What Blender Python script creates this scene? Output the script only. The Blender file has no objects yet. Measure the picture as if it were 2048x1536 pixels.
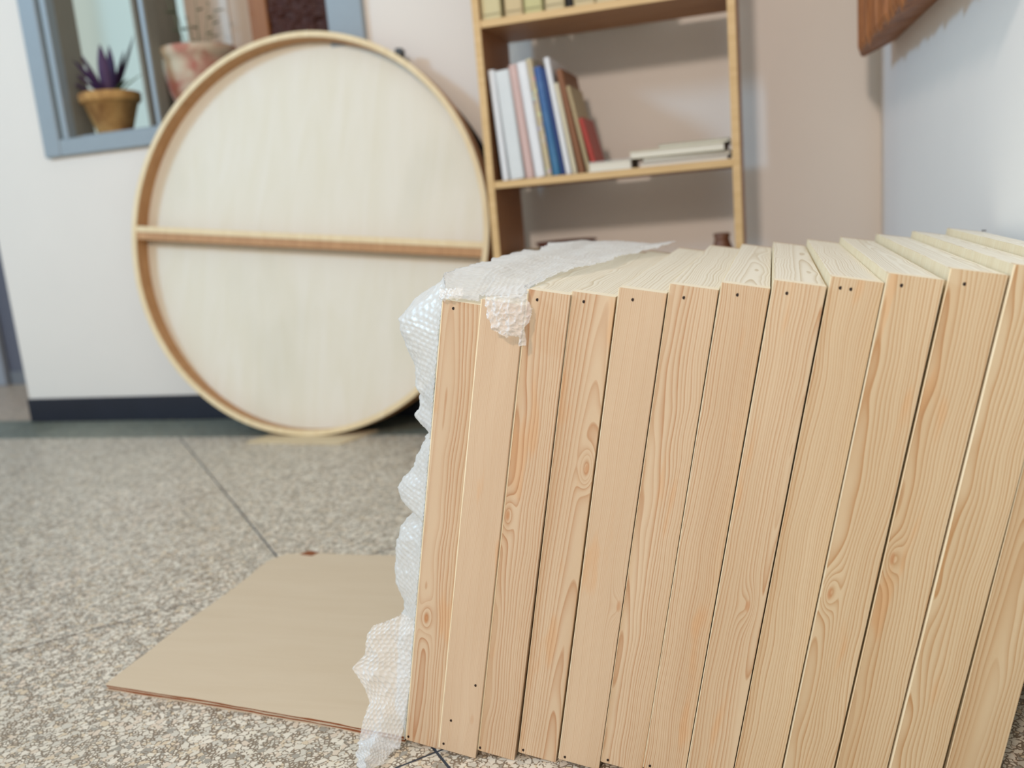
import bpy, bmesh, math, random
import numpy as np
from mathutils import Vector, Matrix, noise as mnoise

C = bpy.context.scene.collection
SC = bpy.context.scene
random.seed(7)
R = math.radians

# ------------------------------------------------------------------ camera, sky, lights, exposure
FPX = 1754.55
cam_d = bpy.data.cameras.new('camera')
cam = bpy.data.objects.new('camera', cam_d)
C.objects.link(cam)
cam_d.sensor_width = 36.0
cam_d.lens = FPX / 2048 * 36.0
cam_d.clip_start = 0.02
rot = Matrix(((0.95653, 0.02535, 0.29051), (0.27887, 0.21184, -0.93667), (-0.08528, 0.97698, 0.19556)))
cam.matrix_world = Matrix.Translation((0, 0, 0.69266)) @ rot.to_4x4()
cam_d.dof.use_dof = True
cam_d.dof.focus_distance = 1.06
cam_d.dof.aperture_fstop = 2.9
SC.camera = cam

world = bpy.data.worlds.new('sky')
SC.world = world
world.use_nodes = True
bg = world.node_tree.nodes['Background']
bg.inputs[0].default_value = (1.0, 1.0, 0.92, 1)
bg.inputs[1].default_value = 0.62

def area_lamp(name, pos, direction, size, power, color):
    l = bpy.data.lights.new(name, 'AREA')
    l.shape = 'DISK'
    l.size = size
    l.energy = power
    l.color = color
    o = bpy.data.objects.new(name, l)
    C.objects.link(o)
    o.location = pos
    o.rotation_euler = Vector(direction).to_track_quat('-Z', 'Y').to_euler()
    return o

# daylight from the tall window on the left, behind the photographer
d1 = Vector((1.2, 1.0, -0.72)).normalized()
area_lamp('window_daylight', Vector((-0.5, 2.4, 0.7)) - d1 * 6.0, d1, 0.8, 120, (0.36, 0.68, 1.0))
# warmer lamp high behind the photographer
d2 = Vector((0.03, 1.0, -0.40)).normalized()
area_lamp('ceiling_lamp', Vector((-0.5, 2.4, 0.9)) - d2 * 5.0, d2, 0.36, 90, (1.0, 0.825, 0.71))

vs = SC.view_settings
vs.view_transform = 'Standard'
vs.look = 'None'
vs.exposure = -0.07
vs.gamma = 1.0
vs.use_curve_mapping = False

# ------------------------------------------------------------------ helpers
def srgb(r, g, b):
    f = lambda c: (c / 255) / 12.92 if c / 255 <= 0.04045 else (((c / 255) + 0.055) / 1.055) ** 2.4
    return (f(r), f(g), f(b), 1)

def tag(o, label=None, cat=None, group=None, kind=None):
    if label: o['label'] = label
    if cat: o['category'] = cat
    if group: o['group'] = group
    if kind: o['kind'] = kind
    return o

def empty(name, loc=(0, 0, 0), rot=(0, 0, 0)):
    o = bpy.data.objects.new(name, None)
    o.empty_display_size = 0.05
    C.objects.link(o)
    o.location = loc
    o.rotation_euler = rot
    return o

def link(name, me, mat, parent=None, smooth=False):
    if mat is not None:
        me.materials.clear()
        me.materials.append(mat)
    if smooth:
        me.polygons.foreach_set('use_smooth', [True] * len(me.polygons))
    o = bpy.data.objects.new(name, me)
    C.objects.link(o)
    if parent is not None:
        o.parent = parent
    return o

def bm_obj(name, bm, mat, parent=None, smooth=False):
    bmesh.ops.recalc_face_normals(bm, faces=bm.faces)
    me = bpy.data.meshes.new(name)
    bm.to_mesh(me)
    bm.free()
    return link(name, me, mat, parent, smooth)

def box_bm(x0, x1, y0, y1, z0, z1, bevel=0.0, seg=1, bm=None):
    bm = bm or bmesh.new()
    r = bmesh.ops.create_cube(bm, size=1)
    for v in r['verts']:
        v.co = Vector((x0 + (v.co.x + .5) * (x1 - x0), y0 + (v.co.y + .5) * (y1 - y0), z0 + (v.co.z + .5) * (z1 - z0)))
    if bevel:
        es = list({e for v in r['verts'] for e in v.link_edges})
        bmesh.ops.bevel(bm, geom=es, offset=bevel, segments=seg, affect='EDGES', profile=0.6)
    return bm

def box(name, x0, x1, y0, y1, z0, z1, mat, parent=None, bevel=0.0, seg=1):
    return bm_obj(name, box_bm(x0, x1, y0, y1, z0, z1, bevel, seg), mat, parent)

def lathe_bm(profile, n=40):
    bm = bmesh.new()
    rings = []
    for r, z in profile:
        if r < 1e-6:
            rings.append([bm.verts.new((0, 0, z))])
        else:
            rings.append([bm.verts.new((r * math.cos(2 * math.pi * k / n), r * math.sin(2 * math.pi * k / n), z)) for k in range(n)])
    for a, b in zip(rings, rings[1:]):
        for k in range(n):
            k2 = (k + 1) % n
            if len(a) == 1 and len(b) == 1: continue
            if len(a) == 1: bm.faces.new((a[0], b[k], b[k2]))
            elif len(b) == 1: bm.faces.new((a[k], a[k2], b[0]))
            else: bm.faces.new((a[k], a[k2], b[k2], b[k]))
    return bm

def prism_bm(poly, z0, z1, bevel=0.0):
    bm = bmesh.new()
    lo = [bm.verts.new((p[0], p[1], z0)) for p in poly]
    hi = [bm.verts.new((p[0], p[1], z1)) for p in poly]
    n = len(poly)
    bm.faces.new(lo[::-1])
    top = bm.faces.new(hi)
    for k in range(n):
        bm.faces.new((lo[k], lo[(k + 1) % n], hi[(k + 1) % n], hi[k]))
    if bevel:
        bmesh.ops.bevel(bm, geom=list(top.edges), offset=bevel, segments=1, affect='EDGES')
    return bm

# ------------------------------------------------------------------ node helper
class NT:
    def __init__(self, name, rough=0.5, spec=0.5):
        self.m = bpy.data.materials.new(name)
        self.m.use_nodes = True
        self.t = self.m.node_tree
        self.b = self.t.nodes['Principled BSDF']
        self.b.inputs['Roughness'].default_value = rough
        self.b.inputs['Specular IOR Level'].default_value = spec
    def n(self, kind, **kw):
        nd = self.t.nodes.new(kind)
        for k, v in kw.items():
            setattr(nd, k, v)
        return nd
    def set(self, sock, v):
        if v is None: return
        if hasattr(v, 'is_output'): self.t.links.new(v, sock)
        else: sock.default_value = v
    def math(self, op, a, b=None, c=None, clamp=False):
        nd = self.n('ShaderNodeMath', operation=op, use_clamp=clamp)
        for i, v in enumerate((a, b, c)):
            self.set(nd.inputs[i], v)
        return nd.outputs[0]
    def vmath(self, op, a, b=None):
        nd = self.n('ShaderNodeVectorMath', operation=op)
        self.set(nd.inputs[0], a)
        if b is not None: self.set(nd.inputs[1], b)
        return nd.outputs[0]
    def mix(self, f, a, b, mode='MIX'):
        nd = self.n('ShaderNodeMix', data_type='RGBA', blend_type=mode)
        self.set(nd.inputs[0], f)
        self.set(nd.inputs[6], a)
        self.set(nd.inputs[7], b)
        return nd.outputs[2]
    def noise(self, vec, scale, detail=2, rough=0.5, dist=0.0):
        nd = self.n('ShaderNodeTexNoise')
        self.set(nd.inputs['Vector'], vec)
        nd.inputs['Scale'].default_value = scale
        nd.inputs['Detail'].default_value = detail
        nd.inputs['Roughness'].default_value = rough
        nd.inputs['Distortion'].default_value = dist
        return nd.outputs['Fac']
    def ramp(self, f, stops, interp='LINEAR'):
        nd = self.n('ShaderNodeValToRGB')
        cr = nd.color_ramp
        cr.interpolation = interp
        while len(cr.elements) > 1: cr.elements.remove(cr.elements[-1])
        cr.elements[0].position = stops[0][0]
        cr.elements[0].color = stops[0][1]
        for p, c in stops[1:]:
            e = cr.elements.new(p)
            e.color = c
        self.set(nd.inputs[0], f)
        return nd.outputs[0]
    def maprange(self, v, a, b, c, d, smooth=False):
        nd = self.n('ShaderNodeMapRange')
        if smooth: nd.interpolation_type = 'SMOOTHSTEP'
        for i, k in enumerate((v, a, b, c, d)):
            self.set(nd.inputs[i], k)
        return nd.outputs[0]
    def obj(self):
        return self.n('ShaderNodeTexCoord').outputs['Object']
    def attr(self, name):
        return self.n('ShaderNodeAttribute', attribute_type='OBJECT', attribute_name=name).outputs['Vector']
    def xyz(self, v):
        nd = self.n('ShaderNodeSeparateXYZ')
        self.set(nd.inputs[0], v)
        return nd.outputs
    def comb(self, x, y, z):
        nd = self.n('ShaderNodeCombineXYZ')
        for i, v in enumerate((x, y, z)): self.set(nd.inputs[i], v)
        return nd.outputs[0]
    def bump(self, h, strength, dist):
        nd = self.n('ShaderNodeBump')
        nd.inputs['Strength'].default_value = strength
        nd.inputs['Distance'].default_value = dist
        self.set(nd.inputs['Height'], h)
        self.set(self.b.inputs['Normal'], nd.outputs[0])
    def color(self, c):
        self.set(self.b.inputs['Base Color'], c)

def flat(name, rgb, rough=0.6, spec=0.4, var=0.06, scale=30, metallic=0.0):
    m = NT(name, rough, spec)
    f = m.noise(m.obj(), scale, 4, 0.6)
    c = srgb(*rgb)
    lo = tuple(k * (1 - var) for k in c[:3]) + (1,)
    hi = tuple(min(1, k * (1 + var)) for k in c[:3]) + (1,)
    m.color(m.mix(f, lo, hi))
    m.b.inputs['Metallic'].default_value = metallic
    return m.m

# ------------------------------------------------------------------ materials
def pine_material():
    m = NT('pine', 0.36, 0.6)
    co = m.obj()
    x, y, z = m.xyz(co)[0:3]
    A = m.xyz(m.attr('grain_axis'))      # axis offset, depth, slope
    B = m.xyz(m.attr('grain_line'))      # rings per metre, contrast, tone
    K = m.xyz(m.attr('grain_knot'))      # knot x, knot z, strength
    seed = m.attr('grain_seed')
    pv = m.vmath('ADD', m.vmath('MULTIPLY', co, (14, 14, 5.0)), seed)
    w1 = m.math('SUBTRACT', m.noise(pv, 1.0, 2, 0.45), 0.5)
    pv2 = m.vmath('ADD', m.vmath('MULTIPLY', co, (60, 60, 22)), seed)
    w2 = m.math('SUBTRACT', m.noise(pv2, 1.0, 1, 0.5), 0.5)
    xx = m.math('ADD', m.math('SUBTRACT', x, A[0]), m.math('ADD', m.math('MULTIPLY', w1, 0.019), m.math('MULTIPLY', w2, 0.0011)))
    yy = m.math('ADD', m.math('ADD', y, A[1]), m.math('ADD', m.math('MULTIPLY', z, A[2]), m.math('MULTIPLY', w1, 0.012)))
    r = m.math('SQRT', m.math('ADD', m.math('MULTIPLY', xx, xx), m.math('MULTIPLY', yy, yy)))
    kx = m.math('DIVIDE', m.math('SUBTRACT', x, K[0]), 0.0085)
    kz = m.math('DIVIDE', m.math('SUBTRACT', z, K[1]), 0.024)
    kd = m.math('ADD', m.math('MULTIPLY', kx, kx), m.math('MULTIPLY', kz, kz))
    kn = m.math('MULTIPLY', m.math('EXPONENT', m.math('MULTIPLY', kd, -1.0)), K[2])
    r = m.math('ADD', r, kn)
    s0 = m.math('MULTIPLY', r, B[0])
    var = m.noise(m.vmath('ADD', m.comb(m.math('MULTIPLY', s0, 0.22), 0.0, 0.0), seed), 1.0, 1, 0.5)
    s = m.math('ADD', s0, m.math('MULTIPLY', var, 2.2))
    fr = m.math('FRACT', s)
    prof = m.ramp(fr, [(0.0, (0, 0, 0, 1)), (0.35, (0.06, 0.06, 0.06, 1)), (0.72, (0.55, 0.55, 0.55, 1)), (0.90, (1, 1, 1, 1)), (0.965, (0.55, 0.55, 0.55, 1)), (1.0, (0, 0, 0, 1))])
    ringn = m.n('ShaderNodeTexWhiteNoise', noise_dimensions='1D')
    m.set(ringn.inputs['W'], m.math('FLOOR', s))
    rv = m.maprange(ringn.outputs[0], 0, 1, 0.35, 1.0)
    pf = m.vmath('ADD', m.vmath('MULTIPLY', co, (1900, 1900, 60)), seed)
    fib = m.noise(pf, 1.0, 2, 0.6)
    lines = m.math('MULTIPLY', m.math('MULTIPLY', prof, rv), m.math('MULTIPLY', m.math('MULTIPLY', B[1], 1.15), m.maprange(fib, 0, 1, 0.72, 1.12)))
    # growing patches of amber heartwood
    pp = m.vmath('ADD', m.vmath('MULTIPLY', co, (38, 38, 7)), seed)
    amber = m.maprange(m.noise(pp, 1.0, 2, 0.5), 0.62, 0.72, 0, 0.38, True)
    early_a = srgb(214, 192, 166)
    early_b = srgb(213, 194, 159)
    early = m.mix(B[2], early_a, early_b)
    tone = m.noise(m.vmath('ADD', m.vmath('MULTIPLY', co, (22, 22, 3)), seed), 1.0, 2, 0.5)
    early = m.mix(m.maprange(tone, 0.3, 0.7, 0, 1), early, m.mix(1.0, early, (0.90, 0.865, 0.83, 1), 'MULTIPLY'))
    late = m.mix(B[2], srgb(172, 116, 78), srgb(172, 124, 70))
    c = m.mix(amber, early, srgb(214, 160, 104))
    c = m.mix(lines, c, late)
    knm = m.maprange(kd, 0.0, 0.16, m.math('MULTIPLY', K[2], 60.0), 0.0, True)
    c = m.mix(knm, c, srgb(186, 130, 84))
    c = m.mix(m.maprange(fib, 0.25, 0.75, 0.10, 0.0), c, srgb(196, 150, 112))
    pale = m.n('ShaderNodeAttribute', attribute_type='OBJECT', attribute_name='lit_paleness').outputs['Fac']  # bright light on the rails, put into the wood colour
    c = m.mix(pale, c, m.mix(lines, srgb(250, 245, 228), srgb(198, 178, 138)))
    m.color(c)
    m.bump(m.math('ADD', m.math('MULTIPLY', lines, -0.5), m.math('MULTIPLY', fib, 0.35)), 0.25, 0.0006)
    return m.m

def simple_wood(name, a, b, scale=6, rough=0.5, axis='X'):
    m = NT(name, rough, 0.4)
    co = m.obj()
    st = {'X': (1.2, 14, 14), 'Y': (14, 1.2, 14), 'Z': (14, 14, 1.2)}[axis]
    f = m.noise(m.vmath('MULTIPLY', co, st), scale, 4, 0.6, 0.6)
    m.color(m.ramp(f, [(0.3, srgb(*a)), (0.5, srgb(*[(p + q) / 2 for p, q in zip(a, b)])), (0.7, srgb(*b))]))
    return m.m

def terrazzo(name, cream, matrix, dark=1.0):
    m = NT(name, 0.38, 0.5)
    co = m.n('ShaderNodeNewGeometry').outputs['Position']
    wob = m.n('ShaderNodeTexNoise')
    m.set(wob.inputs['Vector'], co)
    wob.inputs['Scale'].default_value = 90
    wob.inputs['Detail'].default_value = 2
    off = m.vmath('MULTIPLY', m.vmath('SUBTRACT', wob.outputs['Color'], (0.5, 0.5, 0.5)), (0.008, 0.008, 0))
    p = m.vmath('ADD', co, off)
    def layer(scale, th0, th1, rot):
        v = m.n('ShaderNodeVectorRotate')
        m.set(v.inputs['Vector'], m.vmath('MULTIPLY', p, (1, 1, 0)))
        v.inputs['Angle'].default_value = rot
        a = m.n('ShaderNodeTexVoronoi', feature='F1', voronoi_dimensions='2D')
        e = m.n('ShaderNodeTexVoronoi', feature='DISTANCE_TO_EDGE', voronoi_dimensions='2D')
        for q in (a, e):
            m.set(q.inputs['Vector'], v.outputs[0])
            q.inputs['Scale'].default_value = scale
        rnd = m.xyz(a.outputs['Color'])
        # each chip has its own size: a random cut-off on the edge distance
        cut = m.maprange(rnd[1], 0, 1, th0, th1)
        mask = m.maprange(e.outputs['Distance'], cut, m.math('ADD', cut, 0.05), 0, 1)
        return rnd, mask
    r1, m1 = layer(98, 0.02, 0.20, 0.3)
    r2, m2 = layer(180, 0.03, 0.28, 1.1)
    stops = [(0.0, srgb(*[k * 0.72 for k in cream])), (0.12, srgb(cream[0] - 6, cream[1] - 16, cream[2] - 28)), (0.22, srgb(*cream)), (0.45, srgb(*[min(255, k + 9) for k in cream])),
             (0.62, srgb(cream[0] - 14, cream[1] - 12, cream[2] - 10)), (0.80, srgb(cream[0] - 2, cream[1] - 10, cream[2] - 14)), (0.93, srgb(cream[0] + 6, cream[1] + 6, cream[2] + 4))]
    chip1 = m.ramp(r1[0], stops, 'CONSTANT')
    chip2 = m.ramp(r2[0], stops, 'CONSTANT')
    mat = m.mix(m.noise(co, 60, 3), srgb(*matrix), srgb(*[k * 0.86 for k in matrix]))
    c = m.mix(m2, mat, chip2)
    big = m.math('MULTIPLY', m1, m.math('GREATER_THAN', r1[2], 0.36))
    c = m.mix(big, c, chip1)
    # broad worn and stained zones
    wear = m.noise(co, 2.2, 3, 0.55)
    c = m.mix(m.maprange(wear, 0.35, 0.7, 0.0, 0.22), c, srgb(168, 166, 152))
    if dark != 1.0:
        c = m.mix(1.0, c, (dark, dark * 1.05, dark * 1.02, 1), 'MULTIPLY')
    m.color(c)
    m.set(m.b.inputs['Roughness'], m.maprange(wear, 0.3, 0.7, 0.32, 0.5))
    return m.m

def wall_paint(name, rgb):
    m = NT(name, 0.75, 0.25)
    co = m.obj()
    f = m.noise(co, 1.6, 4, 0.6)
    c = srgb(*rgb)
    m.color(m.mix(m.maprange(f, 0.3, 0.7, 0, 1), c, tuple(k * 0.965 for k in c[:3]) + (1,)))
    m.bump(m.noise(co, 55, 4, 0.6), 0.08, 0.002)
    return m.m

def plywood(name, rgb, amt=0.08):
    m = NT(name, 0.55, 0.35)
    co = m.obj()
    f = m.noise(m.vmath('MULTIPLY', co, (9, 9, 1.3)), 1.6, 4, 0.6, 1.2)
    g = m.noise(m.vmath('MULTIPLY', co, (3, 3, 1.6)), 1.5, 2, 0.5)
    c = srgb(*rgb)
    c1 = m.mix(m.maprange(f, 0.35, 0.7, 0, 1), c, tuple(a * b for a, b in zip(c[:3], (1 - amt * 0.8, 1 - amt, 1 - amt * 2.0))) + (1,))
    c1 = m.mix(m.maprange(g, 0.58, 0.75, 0, 0.18), c1, srgb(192, 188, 164))
    m.color(c1)
    return m.m

def bubble_mat():
    m = bpy.data.materials.new('bubble_plastic')
    m.use_nodes = True
    t = m.node_tree
    t.nodes.clear()
    out = t.nodes.new('ShaderNodeOutputMaterial')
    tr = t.nodes.new('ShaderNodeBsdfTransparent')
    tr.inputs[0].default_value = (0.98, 0.98, 0.98, 1)
    df = t.nodes.new('ShaderNodeBsdfDiffuse')
    df.inputs[0].default_value = (0.93, 0.94, 0.94, 1)
    tl = t.nodes.new('ShaderNodeBsdfTranslucent')
    tl.inputs[0].default_value = (0.93, 0.94, 0.94, 1)
    gl = t.nodes.new('ShaderNodeBsdfGlossy')
    gl.inputs[0].default_value = (.8, .8, .8, 1)
    gl.inputs['Roughness'].default_value = 0.42
    m1 = t.nodes.new('ShaderNodeMixShader'); m1.inputs[0].default_value = 0.2
    m2 = t.nodes.new('ShaderNodeMixShader')
    m3 = t.nodes.new('ShaderNodeMixShader')
    lw = t.nodes.new('ShaderNodeLayerWeight'); lw.inputs[0].default_value = 0.35
    mr = t.nodes.new('ShaderNodeMapRange')
    mr.inputs[3].default_value = 0.46; mr.inputs[4].default_value = 0.95
    L = t.links.new
    L(df.outputs[0], m1.inputs[1]); L(tl.outputs[0], m1.inputs[2])
    L(lw.outputs['Facing'], mr.inputs[0])
    L(mr.outputs[0], m2.inputs[0])
    L(tr.outputs[0], m2.inputs[1]); L(m1.outputs[0], m2.inputs[2])
    fr = t.nodes.new('ShaderNodeFresnel'); fr.inputs[0].default_value = 1.45
    fm2 = t.nodes.new('ShaderNodeMath'); fm2.operation = 'MULTIPLY'; fm2.inputs[1].default_value = 0.3
    L(fr.outputs[0], fm2.inputs[0]); L(fm2.outputs[0], m3.inputs[0])
    L(m2.outputs[0], m3.inputs[1]); L(gl.outputs[0], m3.inputs[2])
    L(m3.outputs[0], out.inputs[0])
    return m

M = {}
M['pine'] = pine_material()
M['sawn_end'] = flat('lit_sawn_end', (240, 230, 206), 0.6, 0.4, 0.05, 400)  # stile tops coloured pale for the light from above
M['ply_edge'] = simple_wood('birch_ply', (240, 230, 202), (230, 214, 180), 8, axis='Z')
M['offcut'] = simple_wood('offcut_ply', (214, 198, 166), (198, 178, 142), 8, axis='X')
M['nail'] = flat('nail_dark', (38, 22, 16), 0.6)
M['wall'] = wall_paint('white_paint', (230, 224, 216))
M['wall_side'] = wall_paint('lit_white_paint', (243, 242, 240))  # right wall colour lightened to stand in for light falling on it
M['black_base'] = flat('black_gloss_paint', (26, 30, 44), 0.35, 0.5, 0.25, 9)
M['terrazzo'] = terrazzo('terrazzo_cream', (219, 211, 195), (134, 116, 96))
M['terrazzo_dark'] = terrazzo('terrazzo_border', (128, 134, 122), (84, 92, 86))
M['terrazzo_pink'] = terrazzo('terrazzo_hall', (200, 182, 166), (150, 132, 118))
M['joint'] = flat('dividing_strip', (52, 60, 72), 0.5)
M['rim'] = simple_wood('bent_ply_rim', (196, 150, 104), (172, 126, 82), 5, axis='Z')
M['rim_lip'] = simple_wood('rim_edge', (234, 216, 178), (222, 198, 154), 5, axis='Z')
M['disk'] = plywood('poplar_ply', (228, 222, 207), 0.05)
M['shelf'] = simple_wood('shaded_shelf_board', (176, 128, 86), (156, 108, 70), 5, axis='X')  # shelf faces darkened: shade inside the bookcase painted into the wood
M['shelf_edge'] = simple_wood('shelf_edge_pine', (220, 188, 138), (204, 170, 118), 5, axis='X')
M['shelf_v'] = simple_wood('shaded_pine_upright', (166, 116, 76), (146, 98, 62), 5, axis='Z')  # side panels darkened the same way, shade in the colour
M['blueframe'] = flat('blue_grey_enamel', (146, 158, 166), 0.4, 0.5, 0.04)
M['groove'] = flat('frame_groove', (118, 130, 134), 0.6)
M['reveal'] = flat('grey_reveal', (140, 138, 128), 0.8, 0.2)
M['bubble'] = bubble_mat()
M['card'] = simple_wood('cardboard_liner', (206, 189, 164), (202, 184, 158), 3, 0.85, 'X')
M['card_core'] = flat('cardboard_core', (138, 84, 54), 0.9, 0.2, 0.3, 150)
M['black_board'] = flat('black_felt', (22, 22, 24), 0.9, 0.1)

# ------------------------------------------------------------------ the room
YW = 2.815                      # face of the rear wall
XL_END, XC = -2.95, 0.30        # its left end and its right corner
def right_x(y): return XC + (YW - y) * 0.0377
WIN = (-2.63, -1.265, 1.028, 1.98)

def tag_s(o): return tag(o, kind='structure')

bm = bmesh.new()
box_bm(XL_END, WIN[0], YW, YW + 0.13, 0, 3.0, bm=bm)
box_bm(WIN[1], XC + 0.2, YW, YW + 0.13, 0, 3.0, bm=bm)
box_bm(WIN[0], WIN[1], YW, YW + 0.13, 0, WIN[2], bm=bm)
box_bm(WIN[0], WIN[1], YW, YW + 0.13, WIN[3], 3.0, bm=bm)
tag_s(bm_obj('wall_back', bm, M['wall']))
bm = bmesh.new()
ya, yb = -1.6, YW + 0.13
pts = [(right_x(yb), yb), (right_x(ya), ya), (right_x(ya) + 0.14, ya), (right_x(yb) + 0.14, yb)]
tag_s(bm_obj('wall_right', prism_bm(pts, 0, 3.0), M['wall_side']))
tag_s(box('baseboard_back', XL_END - 0.004, XC, YW - 0.012, YW, 0, 0.097, M['black_base'], bevel=0.003))
pb = [(right_x(YW - .012), YW - .012), (right_x(ya) , ya), (right_x(ya) - 0.010, ya), (right_x(YW - .012) - 0.010, YW - .012)]
tag_s(bm_obj('baseboard_right', prism_bm(pb, 0, 0.097), M['black_base']))

# floor: bed with recessed dividing strips, square terrazzo slabs laid at 45 degrees on it
floor = tag_s(box('floor', -6.2, right_x(-1.6), -1.6, 4.6, -0.08, -0.0008, M['joint']))
def clip(poly, n, d):
    out = []
    for i in range(len(poly)):
        a, b = poly[i], poly[(i + 1) % len(poly)]
        da, db = a[0] * n[0] + a[1] * n[1] - d, b[0] * n[0] + b[1] * n[1] - d
        if da <= 0: out.append(a)
        if (da < 0) != (db < 0) and abs(da - db) > 1e-12:
            t = da / (da - db)
            out.append((a[0] + t * (b[0] - a[0]), a[1] + t * (b[1] - a[1])))
    return out
TS, G = 0.7255, 0.0042
q = 1 / math.sqrt(2)
s_line, t_line = 0.51 * q, 2.425 * q      # (x+y)/sqrt2 and (y-x)/sqrt2 of one joint each
for i in range(-9, 8):
    for j in range(-8, 8):
        s0, s1 = s_line + i * TS + G / 2, s_line + (i + 1) * TS - G / 2
        t0, t1 = t_line + j * TS + G / 2, t_line + (j + 1) * TS - G / 2
        poly = [((s - t) * q, (s + t) * q) for s, t in ((s0, t0), (s1, t0), (s1, t1), (s0, t1))]
        for n, d in (((0, 1), 2.548), ((0, -1), 1.6), ((-1, 0), 6.2), ((1, 0.0377), XC + YW * 0.0377)):
            poly = clip(poly, n, d)
            if len(poly) < 3: break
        if len(poly) < 3: continue
        bm_obj('terrazzo_slab', prism_bm(poly, -0.03, 0.0), M['terrazzo'], floor)
for k in range(6):
    x0 = -6.2 + k * 1.1
    x1 = min(x0 + 1.1 - G, XC)
    if x1 > x0 + 0.05:
        box('border_slab', x0, x1, 2.551, YW + 0.02, -0.03, 0.0, M['terrazzo_dark'], floor)
for k in range(4):
    x0 = -6.2 + k * 0.82
    box('hall_slab', x0, x0 + 0.816, YW + 0.024, 3.68, -0.03, 0.0, M['terrazzo_pink'], floor)

# hallway behind the left end of the rear wall
tag_s(box('wall_hall', -6.2, -3.80, 3.66, 3.78, 0, 3.0, wall_paint('hall_paint', (104, 106, 118))))
door = tag_s(box('door_1', -4.75, -3.93, 3.62, 3.655, 0.0, 2.0, flat('hall_door_paint', (150, 156, 166), 0.5), bevel=0.004))
tag_s(box('baseboard_hall', -3.92, -3.80, 3.648, 3.66, 0, 0.07, flat('grey_skirting', (120, 124, 130))))

# room beyond the window
tag_s(box('wall_beyond', -5.2, -1.0, 4.5, 4.6, 0, 2.6, wall_paint('beyond_paint', (214, 226, 220))))
fm = NT('added_pane_glow', 0.4)
fm.color(srgb(190, 205, 198))
fm.b.inputs['Emission Color'].default_value = srgb(196, 212, 205)
fm.b.inputs['Emission Strength'].default_value = 0.50  # glowing pane added to brighten the view beyond the ledge
w2o = tag_s(empty('added_window_2', (0, 0, 0)))
box('window_pane', -4.35, -2.9, 4.475, 4.485, 0.9, 2.4, fm.m, w2o)
for xa, xb, za, zb in ((-4.40, -4.35, .85, 2.45), (-2.9, -2.85, .85, 2.45), (-4.35, -2.9, .85, .9), (-4.35, -2.9, 2.4, 2.45)):
    box('window_frame', xa, xb, 4.455, 4.495, za, zb, M['blueframe'], w2o, 0.003)
tag_s(box('wall_niche', -2.16, XC, 3.13, 3.17, 0, 3.0, wall_paint('beige_paint', (206, 188, 170))))

# window: blue-grey enamelled frame, mullion, ledge, reveals and panes
w0, w1, w2, w3 = WIN
yf = YW - 0.022
win = tag_s(empty('window_1', (0, 0, 0)))
fb = 0.078
box('window_frame', w0, w0 + fb, yf, YW + 0.03, w2, w3, M['blueframe'], win, 0.004)
box('window_frame', w1 - 0.128, w1, yf, YW + 0.03, w2, w3, M['blueframe'], win, 0.004)
box('window_frame', w0 + fb, w1 - 0.128, yf, YW + 0.03, w2, w2 + 0.060, M['blueframe'], win, 0.004)
box('window_frame', w0 + fb, w1 - 0.128, yf, YW + 0.03, w3 - fb, w3, M['blueframe'], win, 0.004)
box('frame_groove', w0 + fb, w0 + fb + 0.016, YW - 0.004, YW + 0.03, w2 + .06, w3 - fb, M['groove'], win)
box('window_stop', w0 + fb + 0.016, w0 + fb + 0.040, yf + 0.008, YW + 0.03, w2 + .06, w3 - fb, M['blueframe'], win, 0.002)
box('window_partition', -2.205, -2.190, YW + 0.058, 3.128, w2 + .073, w3 - fb, M['reveal'], win, 0.001)
box('window_mullion', -2.112, -2.096, YW - 0.01, YW + 0.045, w2 + .06, w3 - fb, M['reveal'], win, 0.002)
box('mullion_cap', -2.115, -2.099, YW - 0.016, YW - 0.010, w2 + .06, w3 - fb, M['blueframe'], win)
box('window_reveal', w0 - 0.002, w0 + fb + 0.041, YW + 0.03, YW + 0.13, w2 + 0.02, w3, M['reveal'], win)
box('window_sill', w0 + 0.02, w1 - 0.02, YW + 0.03, 3.125, w2 + 0.02, w2 + 0.072, M['blueframe'], win, 0.003)

# ------------------------------------------------------------------ stack of pine frames leaning on the right wall
FW, FH, FL = 0.05035, 0.60, 0.6608
TH = 11.134
FX = [-0.4406, -0.3878, -0.3366, -0.2829, -0.2263, -0.173, -0.1215, -0.0675, -0.014, 0.0408, 0.0976, 0.1527, 0.2131]
FY = [0.9597, 0.9486, 0.9529, 0.9574, 0.9516, 0.9545, 0.9514, 0.9428, 0.9468, 0.9412, 0.95, 0.9492, 0.9606]
FT = [0.1, 0.1, 0.11, -0.15, -0.20, -0.10, 0.02, 0.10, 0.20, 0.12, 0.19, 0.2, -0.30]
FH_ = [0.597, 0.596, 0.6042, 0.598, 0.5995, 0.600, 0.599, 0.599, 0.5995, 0.5995, 0.600, 0.6005, 0.60]
PLY = [.0012, .0014, .0018, .0008, .0008, .0008, .0008, .0008, .0008, .0008, .0014, .0020, .0012]
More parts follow.
